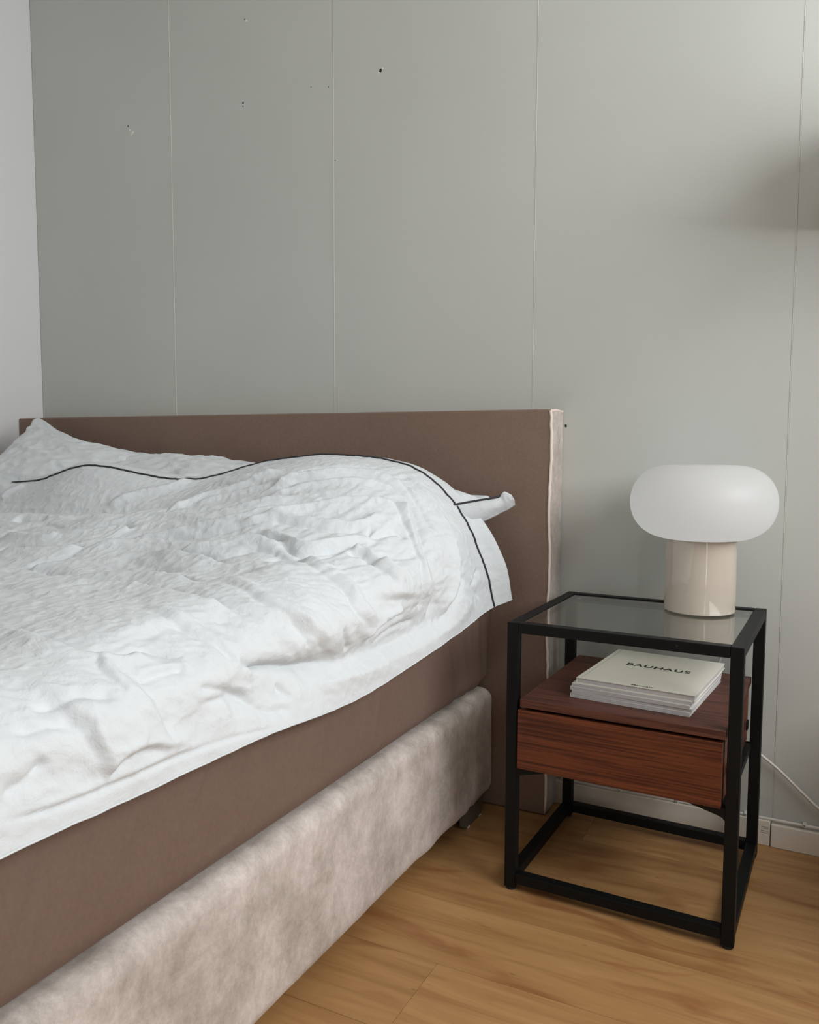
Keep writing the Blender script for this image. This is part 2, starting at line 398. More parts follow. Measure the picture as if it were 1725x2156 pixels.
FOLDS = [
 (0.013,0.00455,0.034,[(0.372,0.899),(0.372,1.007),(0.416,1.14),(0.411,1.25),(0.372,1.309),(0.312,1.398)]),
 (-0.0187,0.006600000000000001,0.0055,[(0.356,0.88),(0.345,0.992),(0.4,1.13),(0.394,1.23),(0.356,1.294),(0.301,1.388)]),
 (0.0104,0.00455,0.0255,[(0.471,0.791),(0.449,0.929),(0.454,1.057),(0.476,1.111)]),
 (-0.014960000000000003,0.006600000000000001,0.0055,[(0.454,0.771),(0.433,0.914),(0.427,1.032),(0.454,1.097)]),
 (0.013,0.00455,0.0289,[(0.537,1.062),(0.537,1.121),(0.509,1.192),(0.471,1.264),(0.438,1.333),(0.4,1.383),(0.356,1.452)]),
 (-0.0187,0.006600000000000001,0.0055,[(0.52,1.047),(0.52,1.107),(0.493,1.182),(0.46,1.25),(0.422,1.323),(0.378,1.368),(0.339,1.442)]),
 (0.0104,0.00455,0.0255,[(0.542,0.87),(0.537,0.973),(0.542,1.067)]),
 (-0.014960000000000003,0.006600000000000001,0.0055,[(0.52,0.845),(0.509,0.948),(0.526,1.052)]),
 (0.0104,0.0052,0.0289,[(0.58,1.279),(0.542,1.343),(0.509,1.402),(0.498,1.452),(0.515,1.511)]),
 (-0.014960000000000003,0.006600000000000001,0.0055,[(0.564,1.264),(0.526,1.333),(0.498,1.398),(0.493,1.447),(0.498,1.501)]),
 (0.0104,0.0052,0.03825,[(0.652,1.027),(0.641,1.087),(0.63,1.168),(0.575,1.235),(0.586,1.363),(0.613,1.462)]),
 (-0.014960000000000003,0.006600000000000001,0.0055,[(0.624,1.002),(0.619,1.067),(0.613,1.154),(0.564,1.221),(0.569,1.348),(0.602,1.452)]),
 (0.0104,0.0052,0.0425,[(0.816,1.173),(0.75,1.211),(0.706,1.299),(0.695,1.393),(0.723,1.506)]),
 (-0.014960000000000003,0.006600000000000001,0.0055,[(0.783,1.13),(0.723,1.173),(0.684,1.269),(0.673,1.373),(0.701,1.487)]),
 (-0.013200000000000002,0.007700000000000001,0.007700000000000001,[(0.35,0.835),(0.339,0.929),(0.383,1.111),(0.367,1.196),(0.339,1.25),(0.285,1.333)]),
 (0.01,0.0078000000000000005,0.02975,[(0.46,1.363),(0.433,1.398),(0.378,1.437),(0.312,1.496),(0.257,1.57),(0.252,1.609)]),
 (-0.00792,0.006600000000000001,0.006600000000000001,[(0.531,1.097),(0.52,1.192),(0.498,1.284),(0.471,1.358),(0.427,1.442)]),
 (-0.0099,0.006600000000000001,0.0099,[(0.569,1.348),(0.569,1.417),(0.537,1.462),(0.548,1.526),(0.553,1.58)]),
 (-0.0088,0.0099,0.007700000000000001,[(0.63,0.978),(0.657,1.067),(0.706,1.187),(0.673,1.255),(0.641,1.323),(0.652,1.422)]),
 (-0.0088,0.013750000000000002,0.007700000000000001,[(0.898,1.299),(0.854,1.309),(0.756,1.299),(0.739,1.353),(0.756,1.452),(0.799,1.58),(0.799,1.639),(0.783,1.674)]),
 (0.009600000000000001,0.0078000000000000005,0.051,[(0.893,1.309),(0.805,1.358),(0.778,1.412),(0.794,1.501),(0.816,1.595),(0.805,1.659)]),
 (0.006,0.0117,0.0255,[(0.69,1.516),(0.717,1.595),(0.734,1.639),(0.734,1.683),(0.728,1.723),(0.717,1.757)]),
 (-0.0044,0.006600000000000001,0.006600000000000001,[(0.712,1.526),(0.739,1.609),(0.756,1.654),(0.75,1.688),(0.745,1.728),(0.739,1.757)]),
 (0.006,0.0195,0.0255,[(0.882,1.575),(0.893,1.644),(0.887,1.693),(0.865,1.737),(0.838,1.767)]),
 (-0.0055,0.0088,0.0088,[(0.903,1.585),(0.909,1.654),(0.898,1.698),(0.882,1.742)]),
 (-0.006600000000000001,0.0099,0.007700000000000001,[(1.024,1.487),(1.051,1.595),(1.051,1.649),(1.024,1.674),(0.986,1.683),(0.969,1.713)]),
 (0.008,0.013,0.02975,[(1.035,1.487),(1.068,1.614),(1.062,1.664),(1.035,1.688),(0.991,1.698)]),
 (-0.0033000000000000004,0.0044,0.0055,[(1.051,1.669),(1.073,1.703),(1.073,1.733),(1.073,1.747)]),
 (0.003,0.0078000000000000005,0.010199999999999999,[(1.046,1.669),(1.062,1.703),(1.068,1.733),(1.062,1.747)]),
 (-0.0099,0.007700000000000001,0.0055,[(0.219,1.57),(0.224,1.595),(0.318,1.688),(0.329,1.733),(0.334,1.777),(0.361,1.811)]),
 (0.008,0.0091,0.0119,[(0.241,1.57),(0.274,1.609),(0.345,1.683),(0.367,1.728),(0.378,1.757)]),
 (-0.007700000000000001,0.006600000000000001,0.006600000000000001,[(0.263,1.555),(0.268,1.575),(0.312,1.639),(0.367,1.703),(0.389,1.747),(0.394,1.791)]),
 (0.008,0.0117,0.0119,[(0.148,1.629),(0.192,1.678),(0.224,1.733),(0.257,1.777),(0.307,1.811)]),
 (-0.007700000000000001,0.0055,0.0055,[(0.367,1.585),(0.394,1.6),(0.334,1.619),(0.334,1.644)]),
 (0.009,0.0078000000000000005,0.010199999999999999,[(0.46,1.6),(0.449,1.624),(0.46,1.674),(0.454,1.713)]),
 (-0.0088,0.0055,0.006600000000000001,[(0.482,1.609),(0.465,1.629),(0.482,1.674),(0.476,1.713)]),
 (0.006,0.0091,0.018699999999999998,[(0.531,1.546),(0.553,1.614),(0.569,1.674),(0.58,1.713),(0.553,1.752)]),
 (-0.0044,0.006600000000000001,0.006600000000000001,[(0.548,1.55),(0.58,1.619),(0.591,1.678),(0.608,1.718),(0.575,1.752)]),
 (-0.011,0.006600000000000001,0.006600000000000001,[(0.493,1.442),(0.509,1.491),(0.531,1.546),(0.476,1.585),(0.411,1.609)]),
 (0.009,0.0078000000000000005,0.0136,[(0.471,1.417),(0.487,1.482),(0.504,1.536),(0.46,1.57),(0.394,1.6)]),
 (-0.0088,0.006600000000000001,0.006600000000000001,[(0.586,1.511),(0.548,1.536),(0.52,1.58),(0.471,1.595)]),
 (0.009,0.0091,0.0119,[(0.416,1.393),(0.422,1.467),(0.4,1.536),(0.367,1.565),(0.307,1.565)]),
 (-0.007700000000000001,0.0055,0.007700000000000001,[(0.438,1.412),(0.438,1.482),(0.422,1.55),(0.372,1.58)]),
 (-0.015,0.022,0.026,[(0.285,1.811),(0.318,1.825),(0.372,1.82),(0.443,1.816),(0.537,1.806),(0.63,1.796),(0.75,1.786),(0.816,1.767),(0.849,1.752),(0.882,1.737)]),
 (0.01,0.02975,0.01625,[(0.153,1.82),(0.274,1.84),(0.394,1.845),(0.509,1.835),(0.635,1.825),(0.772,1.816)]),
 (-0.007700000000000001,0.006600000000000001,0.006600000000000001,[(0.208,1.737),(0.208,1.777),(0.268,1.806),(0.323,1.835)]),
 (-0.007700000000000001,0.0055,0.0055,[(0.657,1.737),(0.635,1.781)]),
 (0.008,0.010199999999999999,0.0078000000000000005,[(0.591,1.772),(0.537,1.752),(0.465,1.752)]),
 (-0.0088,0.0055,0.0055,[(0.575,1.781),(0.526,1.767),(0.454,1.767)]),
 (-0.006600000000000001,0.0044,0.0044,[(0.548,1.791),(0.476,1.786),(0.405,1.796)]),
 (-0.006600000000000001,0.006600000000000001,0.006600000000000001,[(1.046,1.733),(1.002,1.728),(0.964,1.733)]),
 (0.006,0.0085,0.0065,[(1.04,1.728),(0.997,1.723),(0.958,1.728)]),
 (-0.007700000000000001,0.006600000000000001,0.007700000000000001,[(0.975,1.786),(0.903,1.796),(0.854,1.83),(0.799,1.84)]),
 (0.008,0.017,0.0078000000000000005,[(1.139,1.83),(1.117,1.816),(1.084,1.811),(1.046,1.82),(1.002,1.83)]),
 (-0.007700000000000001,0.0055,0.0055,[(1.133,1.835),(1.112,1.82),(1.084,1.816),(1.051,1.825)]),
 (-0.006600000000000001,0.006600000000000001,0.006600000000000001,[(0.969,1.762),(0.92,1.781),(0.876,1.806)]),
 (-0.0099,0.007700000000000001,0.007700000000000001,[(0.876,1.737),(0.843,1.757),(0.778,1.781),(0.69,1.791)]),
 (-0.006600000000000001,0.0055,0.0055,[(0.81,1.801),(0.794,1.825)]),
 (-0.0055,0.006600000000000001,0.006600000000000001,[(1.243,1.806),(1.216,1.801),(1.188,1.786)]),
 (-0.0055,0.007700000000000001,0.007700000000000001,[(1.21,1.747),(1.161,1.757),(1.128,1.772)]),
 (-0.0055,0.007700000000000001,0.007700000000000001,[(1.177,1.728),(1.128,1.733),(1.09,1.752)]),
 (-0.015400000000000002,0.011,0.0088,[(0.383,0.737),(0.378,0.781),(0.361,0.815)]),
 (0.009,0.0078000000000000005,0.010199999999999999,[(0.126,0.425),(0.099,0.44),(0.066,0.469)]),
 (0.009,0.0091,0.0153,[(0.181,0.815),(0.131,0.855),(0.093,0.919),(0.049,0.963)]),
 (0.01,0.0091,0.0153,[(0.35,1.092),(0.301,1.13),(0.257,1.206),(0.192,1.284)]),
 (-0.0088,0.006600000000000001,0.006600000000000001,[(0.175,0.958),(0.208,1.057),(0.23,1.168),(0.197,1.235)]),
 (0.007,0.0065,0.010199999999999999,[(0.329,1.14),(0.301,1.192),(0.263,1.279),(0.23,1.353)]),
 (-0.007040000000000001,0.0055,0.0055,[(0.438,0.776),(0.411,0.811),(0.394,0.85),(0.411,0.914)]),
 (0.009,0.0065,0.0136,[(0.476,0.796),(0.476,0.875),(0.471,0.924),(0.454,0.929)]),
 (-0.007040000000000001,0.006600000000000001,0.006600000000000001,[(0.526,0.85),(0.515,0.929),(0.498,0.987),(0.498,1.017)]),
 (-0.007700000000000001,0.007700000000000001,0.007700000000000001,[(0.613,1.017),(0.586,1.037),(0.58,1.077)]),
 (0.008,0.0065,0.0119,[(0.296,1.294),(0.246,1.328),(0.219,1.378),(0.181,1.442),(0.17,1.521),(0.175,1.595)]),
 (-0.0088,0.00495,0.00495,[(0.312,1.318),(0.257,1.348),(0.23,1.402),(0.197,1.457),(0.197,1.526),(0.208,1.595)]),
 (0.007,0.0065,0.010199999999999999,[(0.329,1.318),(0.279,1.373),(0.246,1.437),(0.214,1.501),(0.192,1.55)]),
 (-0.006600000000000001,0.0044,0.0044,[(0.23,1.309),(0.192,1.353),(0.153,1.407),(0.137,1.467)]),
 (0.008,0.0078000000000000005,0.010199999999999999,[(0.12,1.526),(0.148,1.595),(0.181,1.654)]),
 (-0.007700000000000001,0.0055,0.0055,[(0.164,1.526),(0.197,1.595),(0.235,1.654)]),
 (-0.006600000000000001,0.0055,0.0055,[(0.082,1.772),(0.142,1.796),(0.109,1.83)]),
 (0.014,0.07,0.07,[(0.608,1.536),(0.684,1.674),(0.739,1.728)]),
 (0.012,0.06,0.06,[(0.46,1.654),(0.482,1.733)]),
 (0.01,0.09,0.09,[(0.936,1.487),(0.936,1.659)]),
 (-0.008,0.06,0.06,[(0.92,1.767),(0.788,1.801)]),
 (0.01,0.08,0.08,[(1.04,1.767),(1.144,1.781)]),
 (-0.0099,0.0038500000000000006,0.0038500000000000006,[(1.254,1.83),(1.183,1.84),(1.095,1.84),(1.04,1.84),(0.953,1.845),(0.832,1.859)]),
 (0.006,0.00455,0.0119,[(1.254,1.83),(1.183,1.835),(1.095,1.835),(1.035,1.835),(0.953,1.845),(0.827,1.854)]),
]

# ================================================================ the room
floor = box('floor', (ROOM_XL-.1, ROOM_YF-.1, -.06), (ROOM_XR+.1, .1, -.008), mat_subfloor); tag(floor, kind='structure')
PW, PL = .187, 1.28
edges = [0.0]
e = -.735 + PW*3                       # joints at -.735 + n * PW
while e > -.02: e -= PW
while e > ROOM_YF: edges.append(e); e -= PW
edges.append(ROOM_YF)
rnd = random.Random(3)
mesh_cache = {}
for i in range(len(edges)-1):
    y1, y0 = edges[i], edges[i+1]
    off = {4: .797-PL*2, 3: .31-PL*2, 2: .18-PL*2, 1: .25-PL*2, 0: .9-PL*2}.get(i, -rnd.random()*PL - 1.1)
    off = off - math.ceil((off-ROOM_XL)/PL)*PL if off > ROOM_XL else off
    x = off
    while x < ROOM_XR:
        a, b = max(x, ROOM_XL), min(x+PL, ROOM_XR)
        if b > a+.002:
            key = (round(b-a, 4), round(y1-y0, 4))
            if key not in mesh_cache:
                bm = bmesh.new(); add_box(bm, (.0003, .0003, -.010), (b-a-.0003, y1-y0-.0003, 0), .0004, 1)
                o = obj('plank', bm, mat_floor, floor); mesh_cache[key] = o.data
            else:
                o = bpy.data.objects.new('plank', mesh_cache[key]); COL.objects.link(o); o.parent = floor
            o.location = (a, y0, 0)
        x += PL

wall_back = box('wall_back', (ROOM_XL-.1, .008, -.02), (ROOM_XR+.1, .12, ROOM_H), mat_backing); tag(wall_back, kind='structure')
seams = [ROOM_XL, -.4464, .1324, .7087, 1.2892, 1.868, ROOM_XR]
for a, b in zip(seams, seams[1:]):
    box('wall_panel', (a+.0004, 0, 0), (b-.0004, .0085, ROOM_H-.001), mat_wall, wall_back, .0011, 2)
for a in seams[1:-1]:
    box('seam_highlight', (a-.0009, -.0009, 0), (a+.0003, .007, ROOM_H-.001), mat_seam_highlight, wall_back, .0003, 1)  # pale strip standing in for the highlight along each panel seam
def nail_hole(x, z, r, chip=None):
    bm = bmesh.new()
    n = 10; rr = [r*(.8+.4*rnd.random()) for _ in range(n)]
    ring = [bm.verts.new((x+rr[k]*math.cos(2*math.pi*k/n)*.7, -.0004, z+rr[k]*math.sin(2*math.pi*k/n))) for k in range(n)]
    ring2 = [bm.verts.new((x+rr[k]*1.15*math.cos(2*math.pi*k/n)*.7, .0003, z+rr[k]*1.15*math.sin(2*math.pi*k/n))) for k in range(n)]
    bm.faces.new(ring)
    for k in range(n): bm.faces.new((ring[k], ring2[k], ring2[(k+1)%n], ring[(k+1)%n]))
    o = obj('nail_hole', bm, mat_hole, wall_back)
    for cx, cz, cr, ang in (chip or []):
        bm = bmesh.new(); m = 9
        top = bm.verts.new((x+cx, -.0016, z+cz))
        ring = [bm.verts.new((x+cx+cr*(.6+.7*rnd.random())*math.cos(2*math.pi*k/m+ang), .0002, z+cz+cr*.6*(.6+.7*rnd.random())*math.sin(2*math.pi*k/m+ang))) for k in range(m)]
        for k in range(m): bm.faces.new((top, ring[k], ring[(k+1)%m]))
        obj('torn_flake', bm, mat_chip, wall_back)
nail_hole(-.163, 2.103, .0022, [(.004, -.004, .005, 0)])
nail_hole(-.1734, 1.8755, .0034, [(-.001, .006, .004, 1), (0, -.006, .003, 0)])
nail_hole(-.1734, 1.8665, .0022)
nail_hole(.2775, 1.8775, .0055, [(-.006, -.004, .005, 0), (.006, .005, .004, 1)])
nail_hole(-.621, 1.8846, .0028, [(.006, -.012, .005, 0), (.018, -.022, .009, 0), (.012, -.028, .006, 2)])
nail_hole(.0597, 1.8768, .0014, [(.006, -.001, .003, 0)])
nail_hole(.1166, 1.8663, .0016)
nail_hole(.1368, 1.6694, .0014, [(.006, -.001, .003, 0)])
nail_hole(.794, .945, .0035)

wall_left = box('wall_left', (ROOM_XL-.12, ROOM_YF-.1, -.02), (ROOM_XL, .0, ROOM_H), mat_wall_l); tag(wall_left, kind='structure')
wall_front = box('wall_front', (ROOM_XL-.12, ROOM_YF-.12, -.02), (ROOM_XR+.12, ROOM_YF, ROOM_H), mat_wall); tag(wall_front, kind='structure')
ceiling = box('ceiling', (ROOM_XL-.12, ROOM_YF-.12, ROOM_H), (ROOM_XR+.12, .12, ROOM_H+.1), mat_ceiling); tag(ceiling, kind='structure')
bm = bmesh.new()
ypos = ROOM_YF
for y0, y1, z0, z1, _p in sorted(WINDOWS):
    add_box(bm, (ROOM_XR, ypos, -.02), (ROOM_XR+.12, y0, ROOM_H))
    add_box(bm, (ROOM_XR, y0, -.02), (ROOM_XR+.12, y1, z0)); add_box(bm, (ROOM_XR, y0, z1), (ROOM_XR+.12, y1, ROOM_H)); ypos = y1
add_box(bm, (ROOM_XR, ypos, -.02), (ROOM_XR+.12, .0, ROOM_H))
wall_right = obj('wall_right', bm, mat_wall_l); tag(wall_right, kind='structure')
fx0, fx1 = ROOM_XR+.03, ROOM_XR+.08
for wi, (y0, y1, z0, z1, _p) in enumerate(WINDOWS):
    bm = bmesh.new()
    add_box(bm, (fx0, y0, z0), (fx1, y1, z0+.05)); add_box(bm, (fx0, y0, z1-.05), (fx1, y1, z1))
    add_box(bm, (fx0, y0, z0+.05), (fx1, y0+.05, z1-.05)); add_box(bm, (fx0, y1-.05, z0+.05), (fx1, y1, z1-.05))
    wo = tag(obj('window_%d' % (wi+1), bm, mat_white), kind='structure')
    box('pane', (ROOM_XR+.05, y0+.051, z0+.051), (ROOM_XR+.056, y1-.051, z1-.051), mat_glass, wo)

# skirting along the back wall
base = box('baseboard_back', (.66, -.015, 0), (1.2848, .0, .0585), mat_skirt, None, .0025, 3); tag(base, kind='structure')
box('skirting_piece', (1.2865, -.0165, 0), (ROOM_XR, .0, .0525), mat_skirt, base, .002, 2)
box('skirting_piece', (ROOM_XL, -.015, 0), (.655, .0, .0585), mat_skirt, base, .002, 2)
for k, (zz, x0_) in enumerate(((.043, 1.268), (.040, 1.271), (.034, 1.266), (.030, 1.266))):
    box('scratch', (x0_, -.01535, zz), (1.2815, -.0148, zz+.0010), mat_shadowgap, base)

# unseen shelf and box on the back wall, shaped to throw the soft wedge of shade
shelf = empty('shade_shelf', (1.7, 0, 1.345), 'unseen wooden wall shelf on the back wall, shaped to cast a wedge of shade', 'shelf')
def loc(o, root): o.matrix_parent_inverse = Matrix.Translation(-root.location); return o
loc(box('board', (1.375, -SHELF[4], 1.345), (2.3, 0, 1.375), mat_walnut_top, shelf, .002), shelf)
for x in (1.55, 2.15): loc(box('bracket', (x, -.2, 1.333), (x+.02, -.001, 1.3445), mat_metal, shelf, .001), shelf)
sb = empty('shade_box', (1.7, -.14, 1.3755), 'plain beige unseen box added on the wall shelf to thicken its shade', 'box')
loc(box('box_body', (1.45, -SHELF[4]+.02, 1.3755), (1.95, -.012, 1.545), mat_skirt, sb, .004), sb)
loc(box('lid', (1.446, -SHELF[4]+.016, 1.5452), (1.954, -.008, 1.570), mat_skirt, sb, .003), sb)
ch = empty('shade_chest', (1.98, -.26, 0), 'unseen dark walnut chest of two drawers, added to darken the lower right', 'chest')  # unseen chest, added to keep light off the lower wall and floor
loc(box('carcass', (1.66, -.46, .05), (2.30, -.03, CHEST_H), mat_walnut_top, ch, .003), ch)
for z_ in (.07, .07+(CHEST_H-.09)/2):
    d_ = loc(box('drawer', (1.67, -.476, z_), (2.29, -.4605, z_+(CHEST_H-.11)/2), mat_walnut, ch, .002), ch)
    k_ = box('handle', (1.90, -.492, z_+.12), (2.06, -.4765, z_+.135), mat_metal, d_, .002)
for x in (1.68, 2.24):
    for y in (-.44, -.09): loc(box('leg', (x, y, 0), (x+.04, y+.04, .0498), mat_metal, ch), ch)

# ================================================================ the bed
bed = empty('bed', (-.195, -1.1, 0), 'brown velvet box spring bed with low upholstered headboard against the grey wall', 'bed')
bed_inv = Matrix.Translation((.195, 1.1, 0))
def bedpart(o): o.parent = bed; o.matrix_parent_inverse = bed_inv; return o

def rounded_box(name, lo, hi, r, res, disp, mat, parent=None, faces='xXyYzZ'):
    """closed box of dense grids with rounded edges; disp(P, N) -> offset along N"""
    lo = np.array(lo, float); hi = np.array(hi, float); V = []; Q = []; base_i = 0
    for ax in range(3):
        for sgn in (0, 1):
            if 'xXyYzZ'[ax*2+sgn] not in faces: continue
            a, b = [i for i in range(3) if i != ax]
            na = max(2, int((hi[a]-lo[a])/res)); nb = max(2, int((hi[b]-lo[b])/res))
            # denser towards the edges so that the rounding is smooth
            ta = np.unique(np.r_[np.linspace(0, 1, na+1), np.linspace(0, r/(hi[a]-lo[a]), 6), 1-np.linspace(0, r/(hi[a]-lo[a]), 6)])
            tb = np.unique(np.r_[np.linspace(0, 1, nb+1), np.linspace(0, r/(hi[b]-lo[b]), 6), 1-np.linspace(0, r/(hi[b]-lo[b]), 6)])
            A, B = np.meshgrid(lo[a]+ta*(hi[a]-lo[a]), lo[b]+tb*(hi[b]-lo[b]), indexing='ij')
            P = np.empty(A.shape+(3,)); P[..., a] = A; P[..., b] = B; P[..., ax] = (hi if sgn else lo)[ax]
            I = np.clip(P, lo+r, hi-r); D = P-I; L = np.linalg.norm(D, axis=-1, keepdims=True); N = D/(L+1e-9)
            P = I + N*r
            P = P + N*disp(P, N)[..., None]
            n, m = A.shape; idx = base_i + np.arange(n*m).reshape(n, m)
            q = np.stack([idx[:-1,:-1], idx[1:,:-1], idx[1:,1:], idx[:-1,1:]], -1).reshape(-1, 4)
            if (sgn == 0) ^ (ax == 1): q = q[:, ::-1]
            V.append(P.reshape(-1, 3)); Q.append(q); base_i += n*m
    me = bpy.data.meshes.new(name); me.from_pydata(np.concatenate(V).tolist(), [], np.concatenate(Q).tolist())
    bm = bmesh.new(); bm.from_mesh(me); bmesh.ops.remove_doubles(bm, verts=bm.verts[:], dist=.0002); bm.to_mesh(me); bm.free()
    return link_mesh(name, me, mat, parent, smooth=True)

def d_base(P, N):
    x, y, z = P[..., 0], P[..., 1], P[..., 2]
    d = .0028*noise3(y*4, z*6, x*4) + .0012*noise3(y*22, z*16, 1.)
    # soft tension folds near the head end
    for yc, w, h, sl in ((-.30, .02, .0035, .25), (-.26, .016, -.003, .1), (-.37, .03, .003, .45), (-.22, .012, .0025, -.1), (-.52, .035, .003, .5)):
        yy = y - yc + sl*(z-.17) + .02*noise3(z*9, yc*7, 0.)
        d = d + h*np.exp(-(yy/w)**2)
    return d
def d_tier(P, N):
    x, y, z = P[..., 0], P[..., 1], P[..., 2]
    d = .002*noise3(y*3, z*5, x*3)
    k = np.clip((z-.33)/.25, 0, 1)
    for yc, w, h, sl in ((-.115, .012, .006, .02), (-.16, .012, -.007, .06), (-.20, .014, .006, .10), (-.245, .012, -.006, .14), (-.29, .014, .005, .22), (-.34, .012, -.0045, .3), (-.40, .02, .003, .4)):
        yy = y - yc + sl*(z-.45)*1.5 + .012*noise3(z*8, yc*9, 3.)
        d = d + 1.8*h*np.exp(-(yy/(w*.75))**2)*(.35+.65*k)
    # long diagonal creases further down the bed
    for y0_, z0_, y1_, z1_, w, h in ((-1.13,.50,-1.19,.41,.0035,.0028),(-1.27,.47,-1.30,.40,.005,.002),(-1.33,.47,-1.36,.36,.003,.0018),(-1.40,.45,-1.44,.33,.006,.002),(-.86,.43,-.87,.36,.003,.002),(-.70,.44,-.71,.34,.003,.0016),(-.66,.47,-.70,.33,.005,.0016),(-1.05,.36,-1.18,.33,.003,.0015),(-1.40,.52,-1.46,.36,.004,.002)):
        p = np.array((y0_, z0_)); q = np.array((y1_, z1_)); v = q-p; L = v@v
        t = np.clip(((y-p[0])*v[0] + (z-p[1])*v[1])/L, 0, 1)
        D = np.hypot(y-(p[0]+t*v[0]), z-(p[1]+t*v[1]))
        d = d + 1.9*h*np.exp(-(D/w)**2)*np.sin(np.pi*np.clip(t, .04, .96))
    return d
BX = .656
bedpart(rounded_box('box_base', (-1.03, -2.12, .040), (BX, -.0995, .305), .030, .012, d_base, mat_velvet_light, faces='XYzZ'))
bedpart(rounded_box('upper_mattress_box', (-1.03, -2.11, .312), (.645, -.104, .550), .035, .007, d_tier, mat_velvet_tier, faces='XYzZ'))
# headboard: brown front, side return coloured lighter as if lit from the right, worn edge
bm = bmesh.new()
add_box(bm, (-1.045, -.0988, .002), (.788, -.001, .982), .004, 3)
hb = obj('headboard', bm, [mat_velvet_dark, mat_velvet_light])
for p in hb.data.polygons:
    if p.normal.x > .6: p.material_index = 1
bedpart(hb)
me_pts = []
rr = random.Random(5)
bm = bmesh.new()
pts = [V3((.7875+.0016*math.sin(z*23)+.0010*rr.uniform(-1, 1), -.0982, z)) for z in np.linspace(.012, .979, 60)]
add_tube(bm, pts, .0034, 8)
bedpart(obj('worn_edge', bm, mat_velvet_edge, None, True))
bm = bmesh.new(); pts = [V3((.786, y_, .980+.001*math.sin(y_*90))) for y_ in np.linspace(-.094, -.003, 14)]
add_tube(bm, pts, .0034, 8); bedpart(obj('worn_edge', bm, mat_velvet_edge, None, True))
def bed_foot(x, y_):
    bm = bmesh.new()
    add_prism(bm, [(-.055, .048), (.055, .048), (.050, .006), (.042, .0), (-.042, .0), (-.058, .010)], 0, x-.006, x+.006)
    for v in bm.verts: v.co.y += y_
    o = bedpart(obj('foot', bm, mat_plastic_foot))
    for s in (-.035, .035):
        bm = bmesh.new(); add_box(bm, (x+.006, y_+s-.006, .0), (x+.009, y_+s+.006, .004), .001, 1)
        g = obj('felt_pad', bm, mat_velvet_edge, o)
for x_, y__ in ((.640, -.205), (.640, -1.95), (-.95, -.205), (-.95, -1.95)): bed_foot(x_, y__)

# ---------------------------------------------------------------- pillows
def pillow(name, corners, T, seed, label, core=.84, droop=(0,0,0), wr=.010, n=120, flange_wave=0.0, droop_side=None, pinch=.05):
    """corners: top-left, top-right, bottom-right, bottom-left of the case outline"""
    c = [np.array(p, float) for p in corners]
    u = np.linspace(-1, 1, n); Uv, Vv = np.meshgrid(u, u, indexing='ij')
    a = (Uv+1)/2; b = (Vv+1)/2
    # sides curve inwards a little between the corners
    a2 = .5 + (a-.5)*(1-pinch*np.cos(Vv*np.pi/2)); b2 = .5 + (b-.5)*(1-pinch*np.cos(Uv*np.pi/2))
    P = (c[0]*((1-a2)*(1-b2))[..., None] + c[1]*(a2*(1-b2))[..., None] + c[2]*(a2*b2)[..., None] + c[3]*((1-a2)*b2)[..., None])
    e1 = (c[1]-c[0]+c[2]-c[3]); e2 = (c[3]-c[0]+c[2]-c[1]); nz = np.cross(e2, e1); nz /= np.linalg.norm(nz); nz *= np.sign(nz[2])
    cu = np.clip(np.abs(Uv)/core, 0, 1); cv = np.clip(np.abs(Vv)/core, 0, 1)
    puff = np.sqrt(np.clip((1-cu**2.6)*(1-cv**2.6), 0, 1))**.9
    W = wr*(ridged(Uv*2.2+seed+1.5*noise3(Uv*1.5, Vv*1.5, seed), Vv*3.6, seed) - .4) + wr*.45*(ridged(Uv*5+seed, Vv*8, seed+4.) - .4) + wr*.5*noise3(Uv*9, Vv*9, seed+9.)
    edge = np.maximum(np.abs(Uv), np.abs(Vv)); fl = np.clip((edge-core)/(1-core), 0, 1)
    wave = flange_wave*np.sin((Uv*np.abs(Vv > np.abs(Uv)) + Vv)*38 + 5*noise3(Uv*4, Vv*4, seed))*fl
    out = []
    for s in (1, -1):
        h = s*(T/2*puff) + W*np.clip(puff*2.2, .15, 1) + wave*.5 + s*.0012
        Q = P + nz*h[..., None]
        if droop_side is not None:
            side, amt = droop_side
            m = np.clip((Uv-core)/(1-core), 0, 1) if side == 'right' else np.clip((-Vv-core)/(1-core), 0, 1)
            Q = Q + np.array(amt)*(m**1.3*np.clip(1-Vv, 0, 2)/2)[..., None] if side == 'right' else Q + np.array(amt)*(m**1.3)[..., None]
        out.append(Q)
    V = np.concatenate([out[0].reshape(-1, 3), out[1].reshape(-1, 3)])
    idx = np.arange(n*n).reshape(n, n)
    q1 = np.stack([idx[:-1,:-1], idx[:-1,1:], idx[1:,1:], idx[1:,:-1]], -1).reshape(-1, 4); q2 = q1[:, ::-1] + n*n
    rim = []
    loop = list(idx[:, 0]) + list(idx[-1, 1:]) + list(idx[-2::-1, -1]) + list(idx[0, -2:0:-1])
    for i in range(len(loop)):
        p, q = int(loop[i]), int(loop[(i+1) % len(loop)]); rim.append((p, q, q+n*n, p+n*n))
    me = bpy.data.meshes.new(name); me.from_pydata(V.tolist(), [], q1.tolist()+q2.tolist()+rim)
    root = empty(name, tuple(np.mean(c, axis=0) - np.array((0, 0, T/2))), label, 'pillow')
    o = link_mesh('pillowcase', me, mat_pillow, root, True); o.matrix_parent_inverse = Matrix.Translation(-root.location)
    bm = bmesh.new(); bm.from_mesh(me); bmesh.ops.recalc_face_normals(bm, faces=bm.faces[:]); bm.to_mesh(me); bm.free()
    return root, out[0], core
pl, _, _ = pillow('pillow', [(-.885,-.155,.985),(-.29,-.155,.855),(-.22,-.55,.665),(-.99,-.56,.665)], .14, 1.3,
    'white pillow leaning on the headboard beside the left wall, pointed corner up', core=.87, wr=.010, flange_wave=.005, pinch=.20)
